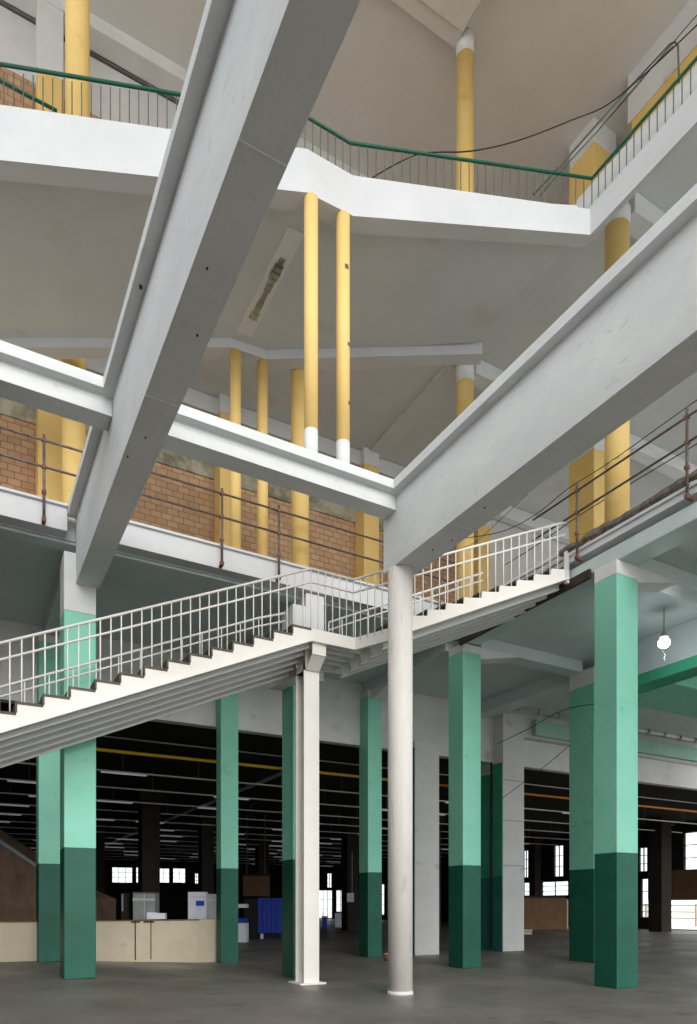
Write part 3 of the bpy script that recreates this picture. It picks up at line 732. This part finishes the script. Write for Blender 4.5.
# lighting rows
ords = ['nearest', 'second', 'third', 'fourth', 'fifth', 'sixth', 'seventh', 'eighth', 'ninth', 'tenth', 'eleventh', 'twelfth', 'thirteenth', 'fourteenth']
for i in range(14):
    Y = 24.2+i*3.3+(.02*i*i); z = E+4.45-.01*(i % 3)
    t = thing('lighting_track', ords[i]+' suspended lighting row from the front under the black hall ceiling', 'lighting row', (15, Y, z), 'lighting rows in the dark hall')
    obj('conduit', MB().box(-7, 39, Y-.03, Y+.03, z, z+.05), M['hallpipe'], t)
    x = -5+random.uniform(0, 2)
    hg = MB()
    while x < 37:
        if random.random() < .6:
            tb = obj('tube_light', MB().box(x, x+1.5, Y-.03, Y+.03, z-.05, z-.01), M['tubelamp'], t)
        hg.box(x+.7, x+.72, Y-.01, Y+.01, z+.05, HZ); x += random.choice((2.6, 3.2, 4.4))
    pieces('hanger', hg, M['frame'], t)
t = thing('gas_pipe', 'long yellow pipe under the black hall ceiling, nearest the white wall', 'pipe', (10, 21.7, E+4.62))
obj('pipe_run', MB().tube([(-8, 21.7, E+4.62), (14.0, 21.7, E+4.62)], .05, 8), M['yellowpipe'], t)
obj('pipe_run', MB().tube([(14.0, 21.7, E+4.62), (39, 21.7, E+4.62)], .045, 8), M['orangepipe'], t, 0, 'orange stretch of pipe')
tag(obj('conduit', MB().tube([(-8, 22.5, HZ-.03), (39, 22.5, HZ-.03)], .025, 8), M['hallpipe']), 'thin grey conduit just behind the yellow pipe', 'conduit')
tag(obj('cable_tray', MB().box(9.6, 9.8, 21, 60, E+4.5, E+4.56), M['greycase']), 'grey cable tray running into the depth of the dark hall', 'cable tray')
# dark hall columns
hc = [(149, 32, .8, 'left of the bright far windows, behind the grey glass case'), (96, 44, .9, 'close to the right side of the leftmost green column'), (350, 44, .8, 'between the white steel post and the slim green column'),
      (431, 40, .8, 'behind the flat white pier'), (262, 52, .8, 'above the blue cabinet'), (535, 52, .6, 'right of the grooved white pier'), (660, 42, .9, 'left of the bright opening at the right edge'), (206, 40, .7, 'behind the white panels on the half wall')]
for px, d, w_, lab in hc:
    x, y, _ = at(px, 905, d)
    t = thing('hall_column', 'dark hall column '+lab, 'column', (x, y, 0))
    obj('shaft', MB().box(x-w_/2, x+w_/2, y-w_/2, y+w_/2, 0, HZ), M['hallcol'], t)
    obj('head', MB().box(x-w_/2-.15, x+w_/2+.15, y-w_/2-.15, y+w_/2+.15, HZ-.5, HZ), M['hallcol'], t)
# things in the hall
def place(px, py, d): return at(px, py, d)
def crate(name, label, cat, x0, x1, y0, y1, d, m, dep, parts=None, ground=False):
    a = at(x0, y1, d); b = at(x1, y0, d); z0 = 0 if ground else a[2]
    r = Vector((C, -S, 0)); f = Vector((S, C, 0))
    A = Vector((a[0], a[1], 0)); B = Vector((b[0], b[1], 0))
    t = thing(name, label, cat, ((A.x+B.x)/2, (A.y+B.y)/2, z0))
    def quad(u0, u1, v0, v1, q0, q1, mt, nm, lb=None, par=t):
        p = A.lerp(B, u0)+f*q0; q = A.lerp(B, u1)+f*q0; p2 = p+f*(q1-q0); q2 = q+f*(q1-q0)
        za = z0+(b[2]-z0)*v0; zb = z0+(b[2]-z0)*v1
        return obj(nm, MB().prism([(p.x, p.y), (q.x, q.y), (q2.x, q2.y), (p2.x, p2.y)], za, zb), M[mt], par, 0, lb)
    return t, quad
t, q = crate('machine_cabinet', 'bright blue cabinet with a black side in the hall left of the white post', 'cabinet', 244, 281, 898, 937, 33, 'blue', 1.2, ground=True)
q(.38, 1, .14, 1, 0, 1.2, 'blue', 'body', 'blue body'); q(0, .38, .1, .98, .05, 1.1, 'black', 'side_panel', 'black side'); q(.1, .9, 0, .12, .1, 1.0, 'black', 'pallet_foot')
for u in (.5, .62, .74, .86): q(u, u+.01, .16, .98, -.02, 0, 'black', 'seam')
q(.45, .52, 0, .12, -.1, .1, 'whiteplastic', 'front_foot', 'white foot')
t, q = crate('storage_crate', 'white and blue crate on the floor just right of the column ending the half wall', 'crate', 238, 246, 904, 935, 30, 'whiteplastic', .8, ground=True)
q(0, 1, 0, .5, 0, .8, 'whiteplastic', 'body'); q(0, 1, .52, .62, .02, .78, 'blue', 'lid', 'blue lid'); q(0, 1, .9, 1, .02, .78, 'whiteplastic', 'top_tray')
t, q = crate('air_duct', 'brown boxy duct hanging above the blue cabinet', 'duct', 243, 267, 874, 896, 40, 'brownboard', 1.5)
q(0, 1, 0, 1, 0, 1.5, 'brownboard', 'body'); q(-.05, 1.05, .9, 1.02, -.03, 1.55, 'hallcol', 'rim'); q(.1, .14, 1, 4.4, .3, .36, 'frame', 'hanger'); q(.86, .9, 1, 4.4, .3, .36, 'frame', 'hanger')
t, q = crate('display_case', 'grey glass case behind the half wall, left of the white panels', 'case', 133, 155, 892, 925, 22.5, 'greycase', .6, ground=True)
q(0, 1, 0, 1, 0, .5, 'greycase', 'body'); q(-.01, 1.01, .86, .9, -.03, 0, 'hallpipe', 'shelf_edge'); q(.5, .53, .62, .98, -.03, 0, 'hallpipe', 'door_seam'); q(-.02, 1.02, .98, 1, -.04, .52, 'frame', 'top_frame')
t, q = crate('display_board', 'white panel with a blue blot behind the right end of the half wall', 'panel', 188, 206, 892, 930, 22.5, 'whiteplastic', .3, ground=True)
q(0, 1, 0, 1, 0, .25, 'whiteplastic', 'body'); q(.45, .9, .78, .86, -.02, 0, 'blue', 'blot', 'blue smear'); q(-.01, 1.01, .92, .925, -.015, 0, 'greycase', 'seam')
t, q = crate('display_board', 'smaller pale grey panel touching the right side of the white one', 'panel', 206.6, 216, 894, 930, 22.8, 'greycase', .3, ground=True)
q(0, 1, 0, 1, 0, .25, 'greycase', 'body'); q(-.01, 1.01, .9, .91, -.02, 0, 'hallpipe', 'seam')
t, q = crate('plastic_bundle', 'white wrapped bundle just below the grey glass case', 'bundle', 147, 165, 912.5, 919, dY(156, 18.87), 'whiteplastic', .4)
q(0, .5, 0, 1, 0, .16, 'whiteplastic', 'wrap'); q(.5, 1, 0, .9, .01, .17, 'whiteplastic', 'wrap')
t, q = crate('equipment_stand', 'dark equipment stand behind the half wall left of the grey case', 'stand', 121, 127, 893, 925, 23, 'hallcol', .3, ground=True)
q(0, 1, 0, 1, 0, .3, 'hallcol', 'frame'); q(.15, .4, .7, .98, -.03, 0, 'greycase', 'meter', 'grey gauge')
t, q = crate('storage_box', 'large brown box near the windows, right of the grooved white pier', 'box', 523.5, 567, 896, 929, 46, 'brownboard', 2.5, ground=True)
q(0, 1, 0, .94, 0, 2.5, 'brownboard', 'body'); q(.04, .96, .94, 1, .1, 2.4, 'hallcol', 'lid'); q(.97, 1.05, 0, .9, .2, 1, 'cream', 'end_board', 'pale end board')
t, q = crate('pallet_stack', 'low stack of pale boards on the floor right of the grooved pier', 'pallet', 522, 533, 928.5, 933, 38, 'cream', 1, ground=True)
q(0, .9, 0, .4, 0, 1, 'cream', 'board'); q(.1, 1, .5, .8, .1, .9, 'cream', 'board')
t, q = crate('machine_cover', 'white sloping machine cover in the hall right of the white steel post', 'machine', 335, 351, 913, 928, 50, 'whiteplastic', 1, ground=True)
q(0, .7, 0, 1, 0, 1, 'whiteplastic', 'body'); q(.7, 1, 0, .5, 0, .9, 'greycase', 'side_box', 'grey lower box')
t, q = crate('drum', 'small blue barrel between the white steel post and the white machine', 'barrel', 322, 327, 916, 930, 46, 'blue', .5, ground=True)
q(0, 1, 0, .9, 0, .4, 'blue', 'body'); q(-.1, 1.1, .9, 1, -.03, .45, 'whiteplastic', 'lid')
t, q = crate('notice_board', 'small white box on the dark column left of the slim green column', 'box', 347, 354, 893, 902, 43.3, 'whiteplastic', .2)
q(0, 1, 0, 1, 0, .15, 'whiteplastic', 'body'); q(.7, .76, 1, 5.5, .05, .1, 'hallpipe', 'conduit')
# brown ramp at far left in the hall
a = at(-40, 815, 27); b = at(62, 883, 27)
t = thing('ramp', 'brown sloping ramp behind the half wall at the left edge', 'ramp', (a[0], a[1]+1, 0))
f_ = Vector((S, C, 0))*2.2
pr = [(a[0], a[1], 0), (b[0]+1.2, b[1]-.6, 0), (b[0]+1.2, b[1]-.6, b[2]-.6), (b[0], b[1], b[2]), (a[0], a[1], a[2])]
obj('ramp_body', MB().loft([pr, [(x+f_.x, y+f_.y, z) for x, y, z in pr]]), M['moundb'], t)
obj('parapet', MB().bar((a[0], a[1], a[2]+.02), (b[0], b[1], b[2]+.02), .15, .12), M['greycase'], t)
# small item at foot of column
t, q = crate('paint_can', 'small tin on the floor at the foot of the slim green column', 'tin', 385, 389, 949, 956, 19.5, 'greycase', .15, ground=True)
x, y, _ = at(387, 955, 20)
for ch in list(t.children): bpy.data.objects.remove(ch)
t.location = (x, y, 0)
obj('body', MB().cyl(x, y, .09, .0, .2, 16), M['rust'], t); obj('lid', MB().cyl(x, y, .092, .2, .215, 16), M['hallpipe'], t)

# ------------------------------------------------------------------ light
w = bpy.data.worlds.new('world'); SC.world = w; w.use_nodes = True
N = w.node_tree.nodes; L = w.node_tree.links; bg = N['Background']
bg.inputs['Color'].default_value = (.93, .97, 1.0, 1); bg.inputs['Strength'].default_value = 1.3
def sun(name, direction, st, ang, col=(1, 1, 1)):
    l = bpy.data.lights.new(name, 'SUN'); l.energy = st; l.angle = math.radians(ang); l.color = col
    o = bpy.data.objects.new(name, l); COL.objects.link(o)
    o.rotation_euler = Vector(direction).to_track_quat('-Z', 'Y').to_euler()
sun('daylight', (.1, .93, -.36), 1.5, 40, (1, .98, .95))

# ------------------------------------------------------------------ camera
cam = bpy.data.cameras.new('camera'); co = bpy.data.objects.new('camera', cam); COL.objects.link(co); SC.camera = co
co.location = (0, 0, EYE); co.rotation_euler = (pi/2, 0, -TH)
cam.sensor_fit = 'HORIZONTAL'; cam.sensor_width = 36; cam.lens = 36
cam.shift_y = (HOR-512)/697.0
cam.clip_end = 400
SC.view_settings.view_transform = 'Standard'; SC.view_settings.look = 'None'
SC.view_settings.exposure = 0.4; SC.view_settings.gamma = 1; SC.view_settings.use_curve_mapping = False
